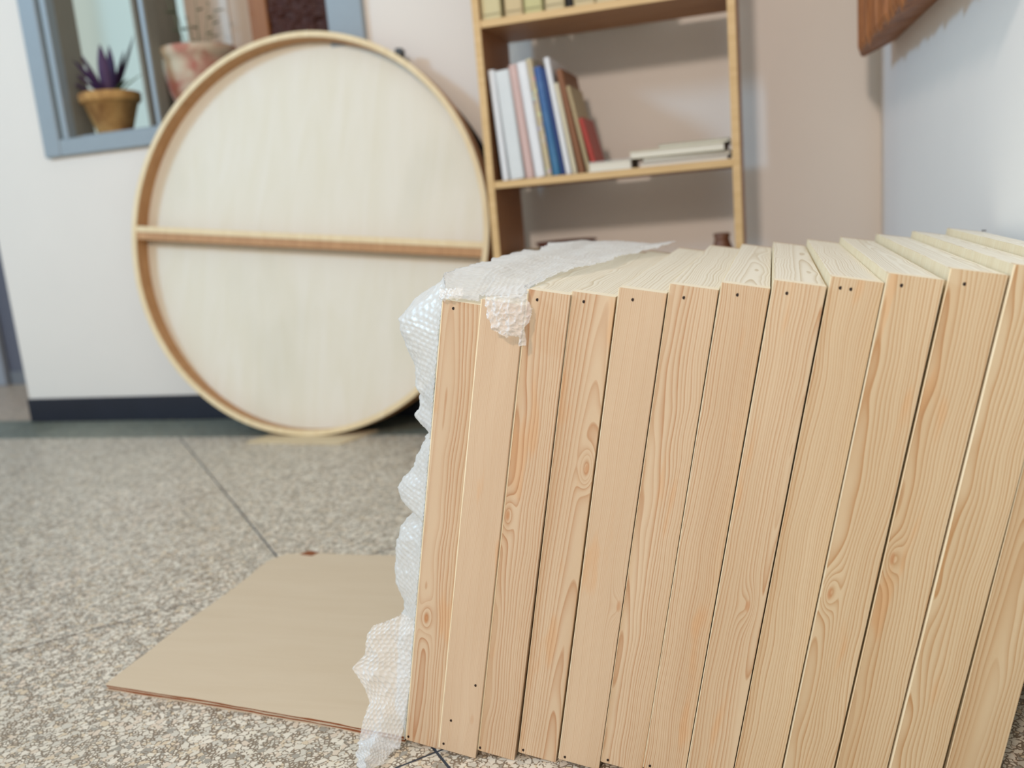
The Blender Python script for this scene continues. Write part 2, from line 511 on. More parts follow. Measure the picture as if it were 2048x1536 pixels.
# grain of each front stile: (axis x, depth, slope), (rings per metre, contrast, tone), (knot x, knot z, strength)
GR = [
    ((-.036, .006, .012), (260, .85, .25), (-.036, .185, .013)),
    ((.045, .012, .0), (560, .42, .20), (-.010, .055, .004)),
    ((-.046, .010, .010), (330, .80, .30), (-.044, .330, .012)),
    ((-.008, .014, .030), (360, .78, .35), (-.008, .395, .011)),
    ((.030, .016, .0), (520, .45, .30), (-.004, .225, .009)),
    ((-.052, .022, .006), (410, .85, .40), (.5, .2, 0)),
    ((-.075, .02, .0), (430, .95, .45), (.5, .2, 0)),
    ((-.004, .012, -.028), (330, .80, .55), (-.018, .235, .010)),
    ((-.080, .02, .012), (400, .80, .75), (.5, .2, 0)),
    ((-.047, .010, .010), (380, .82, .85), (-.043, .250, .010)),
    ((-.050, .009, .016), (330, .78, .90), (-.044, .290, .010)),
    ((-.050, .016, .0), (350, .85, .95), (.5, .2, 0)),
    ((-.030, .010, .02), (300, .70, .95), (-.03, .35, .008)),
]
HOLES = [
    [(-.0357, .5883), (-.0462, .0056)],
    [(-.0447, .0085), (-.0378, .0455), (-.0100, .105)],
    [(-.037, .5936), (-.0465, .0045)],
    [(-.0348, .5881), (-.0434, .0050)],
    [(-.0353, .5879), (-.0438, .0050)],
    [(-.0348, .587), (-.043, .0050)],
    [(-.0317, .5881), (-.042, .0050)],
    [(-.0368, .5871), (-.042, .0050)],
    [(-.0399, .5888), (-.0297, .5889), (-.041, .0050)],
    [(-.0374, .589), (-.042, .0050)],
    [(-.0364, .5863), (-.042, .0050)],
    [(-.034, .588), (-.041, .0050)],
    [(-.036, .588), (-.041, .0050)],
]
WORDS = [
    'pine panel frame at the left end of the stack, bubble wrap down its side',
    'pine panel frame second from the bubble-wrapped end, crumpled plastic over its top corner',
    'pine panel frame third from the bubble-wrapped end, wide dark gap to its right',
    'pine panel frame just right of the widest dark gap, knot at upper right',
    'pale fine-grained pine panel frame fifth from the bubble-wrapped end',
    'pine panel frame sixth from the bubble-wrapped end, close straight grain at right',
    'pine panel frame with dense straight grain, seventh from the bubble-wrapped end',
    'pine panel frame with broad amber stain near its top, eighth from the wrapped end',
    'pine panel frame with two nail holes side by side near its top',
    'yellowish pine panel frame standing just right of the one with two top nail holes',
    'yellowish pine panel frame third from the wall end, looping grain halfway down',
    'yellowish pine panel frame second from the wall end of the stack',
    'pine panel frame nearest the white wall, dark gap on its left',
]
def set_grain(o, ax, ln, kn, seed):
    o['grain_axis'] = [float(v) for v in ax]
    o['grain_line'] = [float(v) for v in ln]
    o['grain_knot'] = [float(v) for v in kn]
    o['grain_seed'] = [float(seed * 7.31 % 50), float(seed * 3.77 % 50), float(seed * 5.13 % 50)]

def board_bm(wd, th, ln):
    # gentle sanding of the arrises and a hint of warp, length along z
    bm = box_bm(-wd, 0, 0, th, 0, ln)
    es = [e for e in bm.edges if abs((e.verts[0].co - e.verts[1].co).z) > ln * 0.5]
    bmesh.ops.bevel(bm, geom=es, offset=0.0007, segments=2, affect='EDGES', profile=0.5)
    return bm

hole_bm = bmesh.new()
bmesh.ops.create_circle(hole_bm, cap_ends=True, radius=0.0017, segments=14)
for v in hole_bm.verts:
    v.co = Vector((v.co.x * (0.9 + 0.15 * math.sin(3 * v.co.x * 1e3)), 0, v.co.y * 1.12))
ext = bmesh.ops.extrude_face_region(hole_bm, geom=list(hole_bm.faces))
for g in ext['geom']:
    if isinstance(g, bmesh.types.BMVert): g.co.y += 0.0009
hole_me = bpy.data.meshes.new('nail_hole')
bmesh.ops.recalc_face_normals(hole_bm, faces=hole_bm.faces)
hole_bm.to_mesh(hole_me); hole_bm.free()
hole_me.materials.append(M['nail'])

ST = 0.020
GAP = [0, .0002, .0002, .0030, .0014, .0004, .0003, .0004, .0014, .0012, .0014, .0003, .0058]
FWS = [FW] + [max(0.0495, min(0.0522, (FX[i] - FX[i - 1]) * math.cos(R(TH)) - GAP[i])) for i in range(1, 13)]
for i in range(13):
    h, p = FH_[i], PLY[i]
    w = FWS[i] - p
    root = empty('pine_frame', (FX[i], FY[i], 0.0003), (0, R(TH + FT[i]), 0))
    tag(root, WORDS[i], 'wooden frame', 'pine panel frames standing in a leaning row')
    ax, ln, kn = GR[i]
    o = bm_obj('front_stile', board_bm(w, ST, h), M['pine'], root)
    o.data.materials.append(M['sawn_end'])
    for f in o.data.polygons:
        if f.normal.z > 0.9: f.material_index = 1
    set_grain(o, ax, ln, kn, i + 1)
    o = bm_obj('back_stile', board_bm(w, ST, h), M['pine'], root)
    o.location = (0, FL - ST, 0)
    set_grain(o, ax, ln, (.5, .2, 0), i + 21)
    rl = FL - 2 * ST
    rng = random.Random(i * 5 + 3)
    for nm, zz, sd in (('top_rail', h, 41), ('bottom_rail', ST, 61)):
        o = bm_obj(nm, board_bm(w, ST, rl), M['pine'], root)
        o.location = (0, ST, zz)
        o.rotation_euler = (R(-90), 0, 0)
        o['lit_paleness'] = 1.0  # same pine, whitened for the strong light on top
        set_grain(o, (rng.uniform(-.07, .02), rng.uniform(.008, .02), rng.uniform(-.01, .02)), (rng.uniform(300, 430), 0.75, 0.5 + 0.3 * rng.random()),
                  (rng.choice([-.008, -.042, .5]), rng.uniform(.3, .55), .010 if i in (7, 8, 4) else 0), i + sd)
    box('plywood_panel', -FWS[i], -FWS[i] + p, 0.0004, FL, 0.0006, h - 0.0006, M['ply_edge'], root)
    for hx, hz in HOLES[i]:
        o = bpy.data.objects.new('nail_hole', hole_me)
        C.objects.link(o); o.parent = root
        o.location = (hx, -0.00025, hz)

# ------------------------------------------------------------------ bubble wrap
def fnoise(x, y, z=0.0):
    return mnoise.noise(Vector((x, y, z)))
def crumple(x, y, z=0.0):
    a = fnoise(x * 9, y * 9, z) * 0.55 + fnoise(x * 21, y * 21, z + 4) * 0.30
    b = 1 - abs(fnoise(x * 14, y * 14, z + 9)) * 2.4
    c = 1 - abs(fnoise(x * 34, y * 34, z + 19)) * 2.4
    return a + b * 0.35 + c * 0.20
PITCH = 0.0072
def bubble(u, v):
    # hexagonally packed caps, 0..1
    u, v = u + 0.004 * fnoise(u * 45, v * 45, 1.5), v + 0.004 * fnoise(u * 45, v * 45, 7.5)
    row = v / (PITCH * 0.866)
    best = 9
    r0 = math.floor(row)
    for r in (r0, r0 + 1):
        off = 0.5 * (r & 1)
        cu = (round(u / PITCH - off) + off) * PITCH
        d = math.hypot(u - cu, v - r * PITCH * 0.866)
        best = min(best, d)
    t = best / (PITCH * 0.44)
    return math.sqrt(max(0.0, 1 - t * t)) if t < 1 else 0.0

def sheet(name, nu, nv, fn, keep, parent, bub=0.0026, size=(1, 1)):
    """fn(a,b)->base point; the film gets bubbles along its normal."""
    P = np.zeros((nu, nv, 3))
    for i in range(nu):
        for j in range(nv):
            P[i, j] = fn(i / (nu - 1), j / (nv - 1))
    du = np.gradient(P, axis=0); dv = np.gradient(P, axis=1)
    N = np.cross(du, dv); N /= (np.linalg.norm(N, axis=2, keepdims=True) + 1e-12)
    for i in range(nu):
        for j in range(nv):
            P[i, j] += N[i, j] * bub * bubble(i / (nu - 1) * size[0], j / (nv - 1) * size[1])
    idx = {}
    verts, faces = [], []
    K = [[keep(i / (nu - 1), j / (nv - 1)) for j in range(nv)] for i in range(nu)]
    def vi(i, j):
        k = (i, j)
        if k not in idx:
            idx[k] = len(verts); verts.append(tuple(P[i, j]))
        return idx[k]
    for i in range(nu - 1):
        for j in range(nv - 1):
            if K[i][j] and K[i + 1][j] and K[i + 1][j + 1] and K[i][j + 1]:
                faces.append((vi(i, j), vi(i + 1, j), vi(i + 1, j + 1), vi(i, j + 1)))
    me = bpy.data.meshes.new(name)
    me.from_pydata(verts, [], faces)
    return link(name, me, M['bubble'], parent, smooth=True)

wrap = empty('bubble_wrap', (-0.55, 1.1, 0.0))
tag(wrap, 'crumpled clear bubble wrap draped over the left end of the pine frames', 'bubble wrap')
WO = Vector((-0.55, 1.1, 0.0))
sil = [(0.0, .040), (.10, .043), (.147, .047), (.162, .039), (.204, .057), (.271, .056), (.285, .044), (.297, .024), (.305, .040), (.312, .060), (.328, .065), (.350, .054), (.375, .041), (.399, .036),
       (.416, .022), (.423, .036), (.430, .045), (.445, .043), (.460, .040), (.470, .049), (.496, .053), (.515, .066), (.533, .079), (.552, .082), (.571, .070), (.595, .040), (.64, .022)]
sz = np.array([s[0] for s in sil]); so = np.array([s[1] for s in sil])
th1 = R(TH + FT[0])
SIDE = 0.600
TOPW = 0.235
BT = SIDE + TOPW
ux = Vector((math.cos(th1), 0, -math.sin(th1)))       # across the frame
uz = Vector((math.sin(th1), 0, math.cos(th1)))        # up the frame
base = Vector((FX[0], 0, 0)) - ux * FW
def frame_tops(x):
    z = 0.5
    for i in range(5):
        t = R(TH + FT[i]); w = FWS[i]
        xr, zr = FX[i] + FH_[i] * math.sin(t), FH_[i] * math.cos(t)
        if xr - w * math.cos(t) - 0.001 <= x <= xr + 0.001:
            z = max(z, zr + (xr - x) * math.tan(t))
    return z
def wrap_fn(a, b):
    y = 0.9597 + (a * 0.70) - 0.002
    s = b * BT
    cr = crumple(a * 0.7 * 1.15, s * 1.15, 3.0)
    cr = max(-0.55, min(1.1, cr))
    grow = min(1.0, a / 0.10)
    gs = grow * grow * (3 - 2 * grow)
    if s < SIDE:
        o = float(np.interp(s, sz, so))
        back = 1 - 0.55 * max(0, min(1, (a - 0.15) / 0.5))
        amp = 0.0015 + (o - 0.004) * gs * back
        amp += (cr * 0.008 + 0.004 * fnoise(a * 40, s * 60, 5) + 0.0022 * fnoise(a * 95, s * 130, 8)) * (0.15 + 0.85 * gs)
        amp = max(0.0012, amp)
        kk = max(0.0, (s - 0.56) / 0.04)
        out = (-ux * (1 - 0.45 * kk) + uz * 0.55 * kk)
        p = base + uz * s + out * amp
    else:
        t = s - SIDE
        zt = 0.6015
        # tops of the frames step along; the film bridges them
        bulge = 0.0035 + 0.012 * math.exp(-((t - 0.02) / 0.035) ** 2) + 0.010 * a * math.exp(-((t - 0.085) / 0.05) ** 2)
        amp = bulge + (cr + 0.45) * 0.0045 * (0.6 + 0.4 * gs)
        edge = max(0.0, 1 - t / 0.03)
        p0 = base + uz * SIDE
        settle = max(0.0, min(1.0, a / 0.16)); settle = settle * settle * (3 - 2 * settle)
        low = max(frame_tops(p0.x + t), frame_tops(p0.x + t - 0.006), frame_tops(p0.x + t + 0.006)) + 0.0022 + 0.0020 * max(0, cr + 0.4)
        p = Vector((p0.x + t, 0, low * (1 - settle) + max(low, zt + amp) * settle))
        if edge > 0:
            o = float(np.interp(SIDE, sz, so))
            amp2 = 0.0015 + (o - 0.004) * gs + cr * 0.010 * (0.15 + 0.85 * gs)
            q2 = p0 + (-ux * 0.55 + uz * 0.55) * max(0.0012, amp2)
            e = edge * edge * (3 - 2 * edge)
            p = p * (1 - e) + q2 * e
            p.z = max(p.z, frame_tops(p.x) + 0.0022)
    p.y = y + 0.006 * fnoise(s * 18, 2.2) * (1 - gs) * 0.6
    return (p.x - WO.x, p.y - WO.y, max(p.z, 0.0035) - WO.z)
def wrap_keep(a, b):
    s = b * BT
    if s > SIDE:
        t = s - SIDE
        lim = 0.100 + 0.10 * (a / 0.95) + 0.012 * fnoise(a * 9, 1.3) 
        if t > lim: return False
        if a > 0.965 - 0.02 * fnoise(t * 40, 7): return False
        if a < 0.004 + 0.010 * max(0, fnoise(t * 60, 5)) : return False
    else:
        if a < 0.006 * max(0, fnoise(s * 50, 3)): return False
        if a < 0.10 and 0.4165 < s < 0.4235: return False
    return True
sheet('draped_film', 380, 460, wrap_fn, wrap_keep, wrap, 0.0015, (0.70, BT))

# loose flap that crumples down beside the first frame and out over the floor
fl = [(0.20, -.512), (.178, -.516), (.170, -.520), (.152, -.535), (.125, -.540), (.105, -.560), (.083, -.544), (.061, -.536), (.034, -.547), (.0, -.556)]
fz = np.array([k[0] for k in fl][::-1]); fx = np.array([k[1] for k in fl][::-1])
def flap_fn(a, b):
    # a: 0 left .. 1 right, b: 0 top .. 1 out on the floor
    s = b * 0.30
    if s < 0.195:
        z = 0.195 - s; y = 0.985 - 0.035 * (s / 0.195)
        xl = float(np.interp(z, fz, fx)); xr = base.x + z * math.tan(th1) + 0.002 - 0.006
    else:
        k = (s - 0.195) / 0.105
        z = 0.006; y = 0.950 - 0.085 * k
        xl = -.556 + 0.040 * k + 0.01 * fnoise(k * 5, 3); xr = -.497 - 0.012 * k + 0.008 * fnoise(k * 6, 8)
    x = xl + (xr - xl) * a
    cr = crumple(x * 1.5, s * 1.5, 33)
    fold = 1 - abs(2 * a - 1)
    y -= (cr * 0.010 + 0.004) * (0.4 + 0.6 * fold) if s < 0.195 else 0
    z += abs(cr) * 0.007 * (0.2 + 0.8 * fold) + (0.010 * fold if s >= 0.195 else 0)
    return (x - WO.x, y - WO.y, max(z, 0.004))
def flap_keep(a, b):
    return not (b < 0.04 + 0.05 * abs(2 * a - 1.2) or b > 0.985 + 0.02 * fnoise(a * 12, 0))
sheet('floor_flap', 84, 230, flap_fn, flap_keep, wrap, 0.0015, (0.07, 0.30))

# torn corner folded over the top of the second frame
def tuft_fn(a, b):
    x = -0.321 + 0.060 * a
    z = 0.606 - 0.066 * b
    cr = crumple(a * 0.35, b * 0.35, 61)
    env = math.sin(math.pi * min(1, max(0, a))) ** 0.5
    y = 0.9465 - 0.003 - (0.006 + cr * 0.010 + 0.004 * fnoise(a * 9, b * 9, 7) + 0.008 * b) * env * (0.4 + 0.6 * min(1, b * 2))
    if b < 0.10: y += (0.10 - b) * 0.35
    return (x - WO.x, min(y, 0.9462 if b > 0.10 else 9) - WO.y, z)
def tuft_keep(a, b):
    cx, cy = (a - 0.56) / 0.46, (b - 0.36) / 0.50
    n = 0.22 * fnoise(a * 6, b * 6, 2)
    if b < 0.30 and 0.10 < a < 0.9: return True
    if cx * cx + cy * cy < 0.9 + n: return True
    return abs(a - 0.80) < 0.07 and b < 0.98
sheet('folded_corner', 80, 88, tuft_fn, tuft_keep, wrap, 0.0012, (0.060, 0.066))
def lip_fn(a, b):
    x = -0.376 + 0.030 * a
    z = 0.6085 - 0.016 * b
    cr = crumple(a * 0.3, b * 0.2, 91)
    y = 0.9560 - (0.004 + cr * 0.004) * math.sin(math.pi * (0.1 + 0.8 * a)) + (0.004 * (1 - b) if b < .5 else 0)
    return (x - WO.x, y - WO.y, z + 0.002 * fnoise(a * 7, b, 3) - WO.z)
sheet('folded_corner', 46, 26, lip_fn, lambda a, b: b < 0.86 + 0.3 * fnoise(a * 6, 2.0), wrap, 0.0010, (0.03, 0.016))

# ------------------------------------------------------------------ cardboard on the floor
cardr = empty('cardboard_sheet', (-0.8, 1.2, 0))
tag(cardr, 'large flat tan cardboard sheet lying on the terrazzo beside the stack', 'cardboard')
outline = [(-1.034, 1.023), (-0.86, 1.008), (-0.70, .992), (-0.60, .981), (-0.494, .966), (-0.488, 1.1), (-0.487, 1.568), (-0.62, 1.560), (-0.76, 1.562), (-0.90, 1.560),
           (-0.985, 1.566), (-0.995, 1.556), (-1.020, 1.552), (-1.042, 1.512), (-1.036, 1.40), (-1.039, 1.22)]
def card_layer(name, z0, z1, inset, mat, seed):
    rnd = random.Random(seed)
    pts = []
    for k in range(len(outline)):
        a, b = outline[k], outline[(k + 1) % len(outline)]
        for s in range(6):
            t = s / 6
            x, y = a[0] + t * (b[0] - a[0]), a[1] + t * (b[1] - a[1])
            cx, cy = -0.76 - x, 1.27 - y
            d = math.hypot(cx, cy)
            j = inset + rnd.uniform(-0.0012, 0.0012)
            pts.append((x + cx / d * j + 0.8, y + cy / d * j - 1.2))
    return bm_obj(name, prism_bm(pts, z0, z1), mat, cardr)
card_layer('lower_liner', 0.0002, 0.0010, 0.0, M['card'], 1)
card_layer('corrugated_core', 0.0010, 0.0045, 0.0022, M['card_core'], 2)
card_layer('middle_liner', 0.0045, 0.0053, 0.0006, M['card'], 5)
card_layer('upper_core', 0.0053, 0.0090, 0.0022, M['card_core'], 3)
card_layer('top_liner', 0.0090, 0.0098, 0.0, M['card'], 4)
# small torn tabs at the far corner
bm = prism_bm([(-0.985, 1.550), (-0.955, 1.545), (-0.948, 1.562), (-0.975, 1.570)], 0.0098, 0.0110)
for v in bm.verts: v.co.x += 0.8; v.co.y -= 1.2
tag(bm_obj('torn_tab', bm, M['card_core'], cardr), 'torn brown edge of the cardboard')

scr = bm_obj('plywood_offcut', prism_bm([(-1.71, 2.462), (-1.345, 2.432), (-1.29, 2.60), (-1.66, 2.62)], 0.0002, 0.0042, 0.001), M['offcut'])
tag(scr, 'thin pale plywood offcut on the floor under the round panel', 'offcut')

# ------------------------------------------------------------------ round panel leaning on the rear wall
CX, CY, CZ, CR, TILT = -1.5127, 2.6353, 0.6622, 0.6657, 8.9957
def round_basis(name, dx=0, dy=0, dz=0, roll=-6.6):
    e = empty(name, (CX + dx, CY + dy, CZ + dz))
    # local x,z in the disk plane, y backwards; lean back, then roll in plane
    e.rotation_euler = (Matrix.Rotation(R(-TILT), 3, 'X') @ Matrix.Rotation(R(-roll), 3, 'Y')).to_euler()
    return e
def tube_ring_bm(ro, ri, y0, y1, n=160, bev=0.002):
    bm = bmesh.new()
    prof = [(ro - bev, y0), (ro, y0 + bev), (ro, y1), (ri, y1), (ri, y0 + bev), (ri + bev, y0)]
    rings = []
    for k in range(n):
        t = 2 * math.pi * k / n
        wob = 1 + 0.0006 * math.sin(7 * t + 1) + 0.0004 * math.sin(13 * t)
        rings.append([bm.verts.new((r * wob * math.cos(t), y, r * wob * math.sin(t))) for r, y in prof])
    for k in range(n):
        a, b = rings[k], rings[(k + 1) % n]
        for j in range(6):
            bm.faces.new((a[j], a[(j + 1) % 6], b[(j + 1) % 6], b[j]))
    return bm
rd = round_basis('round_wooden_frame')
tag(rd, 'large round pale plywood panel with bent rim and crossbar leaning on wall', 'round panel')
bm_obj('rim', tube_ring_bm(CR, CR - 0.018, 0.004, 0.070, bev=0.0001), M['rim'], rd, smooth=False)
tag(bm_obj('rim_edge', tube_ring_bm(CR + 0.0004, CR - 0.0184, 0, 0.004, bev=0.001), M['rim_lip'], rd), 'pale front edge of the rim')
bm = bmesh.new()
bmesh.ops.create_circle(bm, cap_ends=True, radius=CR - 0.0175, segments=128)
for v in bm.verts: v.co = Vector((v.co.x, 0.0615, v.co.y))
ex = bmesh.ops.extrude_face_region(bm, geom=list(bm.faces))
for g in ex['geom']:
    if isinstance(g, bmesh.types.BMVert): g.co.y += 0.006
bm_obj('plywood_disk', bm, M['disk'], rd)
box('crossbar', -CR + 0.018, CR - 0.018, 0.004, 0.061, -0.036, 0.010, M['rim'], rd, 0.001)
tag(box('crossbar_edge', -CR + 0.018, CR - 0.018, 0.001, 0.004, -0.010, 0.010, M['rim_lip'], rd, 0.0008), 'pale front edge of the crossbar')
box('bracket', 0.300, 0.325, 0.02, 0.05, 0.588, 0.612, flat('dark_bracket', (70, 74, 76), 0.5), rd, 0.003)

bk = round_basis('round_board', 0.078, 0.0715, -0.036, 0)
tag(bk, 'black round board leaning behind the pale round panel', 'round board')
bm = bmesh.new()
bmesh.ops.create_circle(bm, cap_ends=True, radius=CR - 0.048, segments=128)
for v in bm.verts: v.co = Vector((v.co.x, 0, v.co.y))
ex = bmesh.ops.extrude_face_region(bm, geom=list(bm.faces))
for g in ex['geom']:
    if isinstance(g, bmesh.types.BMVert): g.co.y += 0.010
bm_obj('black_disk', bm, M['black_board'], bk)

# ------------------------------------------------------------------ bookcase
BX0, BX1, BY0, BY1 = -0.787, -0.081, 2.465, 2.742
bc = empty('bookcase', ((BX0 + BX1) / 2, 2.6, 0))
tag(bc, 'open-backed light wooden bookcase standing right of the round panel', 'bookcase')
bo = Vector(bc.location)
def bpart(name, x0, x1, y0, y1, z0, z1, mat, bev=0.0015):
    return box(name, x0 - bo.x, x1 - bo.x, y0 - bo.y, y1 - bo.y, z0, z1, mat, bc, bev)
PT = 0.021
for sx in (BX0, BX1 - PT):
    bpart('side_panel', sx, sx + PT, BY0 + .004, BY1, 0, 1.76, M['shelf_v'], 0.0005)
    tag(bpart('edge_strip', sx, sx + PT, BY0, BY0 + .004, 0, 1.76, M['shelf_edge'], 0.0008), 'pale front edge of a side panel')
for z in (0.08, 0.315, 0.752, 1.189, 1.62):
    bpart('shelf', BX0 + PT, BX1 - PT, BY0 + 0.006, BY1, z, z + 0.020, M['shelf'], 0.0005)
    tag(bpart('shelf_edge', BX0 + PT, BX1 - PT, BY0 + 0.002, BY0 + 0.006, z, z + 0.020, M['shelf_edge'], 0.0008), 'pale front edge of a shelf')
bpart('top_board', BX0, BX1, BY0, BY1, 1.76, 1.78, M['shelf'])

# books
def book(name, label, group, x, y, z, w, d, h, cover, lean=0, pages=None, spine=True, cat='book', hard=0.0022):
    """standing book: spine towards -y, lower left corner at x,y,z; lean >0 tips the top to the left"""
    e = empty(name, (x, y, z), (0, R(-lean), 0))
    tag(e, label, cat, group)
    pg = pages or M['pages']
    t = hard
    box('cover', 0, t, 0, d, 0, h, cover, e, 0.0005)
    box('cover', w - t, w, 0, d, 0, h, cover, e, 0.0005)
    bm = box_bm(0, w, -0.001, t, 0, h)
    es = [q2 for q2 in bm.edges if abs((q2.verts[0].co - q2.verts[1].co).z) > h * .5 and q2.verts[0].co.y < 0]
    bmesh.ops.bevel(bm, geom=es, offset=min(w * 0.25, 0.004), segments=3, affect='EDGES')
    bm_obj('spine', bm, cover, e)
    box('page_block', t, w - t, t, d - 0.004, 0.003, h - 0.004, pg, e)
    return e
M['pages'] = flat('paper_pages', (224, 220, 206), 0.8, 0.2, 0.03, 200)
white = flat('white_cover', (226, 229, 232), 0.45)
white2 = flat('grey_white_cover', (214, 220, 222), 0.45)
pink = flat('pale_pink_cover', (206, 178, 172), 0.5)
cream = flat('cream_cover', (212, 204, 178), 0.5)
navy = flat('navy_cover', (34, 62, 120), 0.45)
brown = flat('brown_cover', (134, 88, 58), 0.5)
red = flat('red_cover', (170, 62, 52), 0.5)
tan = flat('tan_cover', (176, 158, 122), 0.5)
def blue_cover():
    m = NT('blue_print_cover', 0.45)
    co = m.obj()
    f = m.noise(co, 14, 3, 0.6)
    z = m.xyz(co)[2]
    c = m.mix(m.maprange(z, 0.0, 0.30, 0, 1), srgb(44, 112, 150), srgb(40, 84, 150))
    m.color(m.mix(m.maprange(f, 0.45, 0.7, 0, 0.6), c, srgb(92, 134, 170)))
    return m.m
bluec = blue_cover()
def dotted_cover():
    m = NT('speckled_spine', 0.5)
    v = m.n('ShaderNodeTexVoronoi')
    m.set(v.inputs['Vector'], m.obj())
    v.inputs['Scale'].default_value = 60
    hs = m.n('ShaderNodeHueSaturation')
    hs.inputs['Saturation'].default_value = 0.6
    m.set(hs.inputs['Color'], v.outputs['Color'])
    m.color(m.mix(m.maprange(v.outputs['Distance'], 0.25, 0.4, 0.55, 0), srgb(198, 184, 152), hs.outputs[0]))
    return m.m
dots = dotted_cover()
def fx_(px): return -0.772 + (px - 985) * 0.001397
SG = 'books leaning on the middle shelf'
zs = 0.7725
def lift(w, lean): return 0.0
specs = [
    ('thin white book leaning on the left side panel of the bookcase', 999, .018, .305, 3.2, white, .22),
    ('thick white binder, second from the left side panel', 1017, .042, .300, 4, white2, .23),
    ('pale pink book right of the thick white binder', 1051, .024, .312, 4.8, pink, .22),
    ('white book between the pale pink book and the speckled spine', 1070, .028, .316, 5.4, white, .22),
    ('narrow book with speckled cream spine beside the blue book', 1093, .016, .322, 6, dots, .20),
    ('blue patterned book on the middle shelf', 1107, .022, .298, 6.6, bluec, .22),
    ('thin navy book between blue and white books', 1125, .011, .292, 7, navy, .22),
    ('thin white book right of the navy book', 1136, .015, .320, 7.4, white, .21),
    ('low cream book right of the thin white book', 1149, .012, .250, 8.2, cream, .18),
    ('brown book leaning at the right end of the row', 1160, .018, .285, 9.2, brown, .20),
    ('thin olive tan book behind the red one', 1175, .010, .240, 10.5, tan, .17),
    ('low red book leaning furthest right in the row', 1186, .014, .150, 13, red, .15),
]
x, pl, pw, ph = fx_(1006), None, 0, 0
for lab, px, w, h, lean, mat, d in specs:
    if pl is not None:
        hh = min(h, ph)
        x += pw / math.cos(R(pl)) + hh * (math.tan(R(lean)) - math.tan(R(pl))) + 0.0004
    book('book', lab, SG, x, 2.480, zs, w, d, h, mat, lean)
    pl, pw, ph = lean, w, h

def slab_book(name, label, group, x0, x1, y0, y1, z, h, cover, rz=0, cat='book'):
    e = empty(name, ((x0 + x1) / 2, (y0 + y1) / 2, z), (0, 0, R(rz)))
    tag(e, label, cat, group)
    hx, hy = (x1 - x0) / 2, (y1 - y0) / 2
    t = 0.0016
    box('cover', -hx, hx, -hy, hy, 0, t, cover, e, 0.0004)
    box('cover', -hx, hx, -hy, hy, h - t, h, cover, e, 0.0004)
    box('page_block', -hx + .004, hx - .003, -hy + .004, hy - .004, t, h - t, M['pages'], e)
    return e
LG = 'books lying flat on the middle shelf'
slab_book('notepad', 'white notepad lying on the shelf beside the red book', LG, -.494, -.372, 2.475, 2.66, zs, .026, white2, 1)
slab_book('book', 'pinkish white book at the bottom of the flat pile', LG, -.352, -.112, 2.480, 2.67, zs, .011, flat('rose_white', (214, 202, 196), .5))
slab_book('book', 'dark green book lying second in the flat pile', LG, -.345, -.107, 2.484, 2.68, zs + .0112, .013, flat('dark_green_cover', (58, 70, 58), .5), 1.2)
slab_book('book', 'thick cream book lying third in the flat pile', LG, -.376, -.118, 2.478, 2.68, zs + .0244, .021, cream, -1.0)
slab_book('book', 'thin grey-green book on top of the flat pile', LG, -.300, -.110, 2.488, 2.69, zs + .0456, .010, flat('grey_green_cover', (178, 180, 160), .5), 1.5)

# upper shelf, cream spines
UG = 'books on the upper shelf'
zu = 1.2092
ups = [(958, 40, (206, 194, 150), 'cream book at the left end of the upper shelf'),
       (1006, 36, (204, 184, 142), 'second cream book of the upper shelf'),
       (1045, 36, (196, 190, 138), 'greenish cream book on the upper shelf'),
       (1086, 38, (204, 188, 148), 'cream book left of the black spine'),
       (1127, 13, (28, 24, 22), 'thin black book on the upper shelf'),
       (1142, 40, (206, 190, 150), 'cream book right of the black spine'),
       (1184, 40, (204, 190, 152), 'second cream book right of the black spine'),
       (1226, 30, (200, 172, 132), 'tan book near the middle of the upper shelf'),
       (1258, 40, (210, 196, 164), 'pale book at the right end of the upper row')]
for px, wpx, rgb, lab in ups:
    x = -0.787 + (px - 947) * 0.001425 + 0.0075
    w = wpx * 0.001425
    e = book('book', lab, UG, x, 2.478, zu, w, .2, .27, flat('spine_' + str(px), rgb, .6), 0)
    box('label_band', 0.004, w - 0.004, -0.0022, -0.0006, 0.012, 0.016, flat('band_' + str(px), tuple(k * .8 for k in rgb), .6), e)

# lower shelf
zl = 0.3352
e = empty('cardboard_box', (-0.665, 2.60, zl))
tag(e, 'small cream cardboard box on the lower shelf at the left', 'box')
box('box_body', -.075, .075, -.10, .10, 0, .215, flat('cream_card', (210, 196, 160), .7), e, .002)
box('box_lid', -.078, .078, -.103, .103, .195, .228, flat('cream_lid', (216, 202, 164), .7), e, .002)
e = empty('carved_tray', (-0.60, 2.61, zl + .2285), (0, 0, R(6)))
tag(e, 'dark brown wooden tray resting on the cream box', 'tray')
bm = lathe_bm([(0, 0), (.075, 0), (.085, .006), (.098, .020), (.093, .021), (.080, .010), (0, .008)], 36)
for v in bm.verts: v.co.x *= 0.95
bm_obj('tray_bowl', bm, simple_wood('dark_tray', (110, 62, 46), (80, 44, 34), 9), e, True)
e = empty('clay_vase', (-0.125, 2.56, zl))
tag(e, 'small dark brown clay vase by the right side panel of the bookcase', 'vase')
e.location.x = -0.1415
bm = lathe_bm([(0, 0), (.026, 0), (.033, .05), (.038, .12), (.034, .185), (.022, .215), (.020, .225), (.024, .238), (.019, .240), (.016, .225), (.010, .20), (0, .2)], 32)
bm_obj('vase_body', bm, flat('brown_clay', (110, 72, 50), .5, .5, .15), e, True)

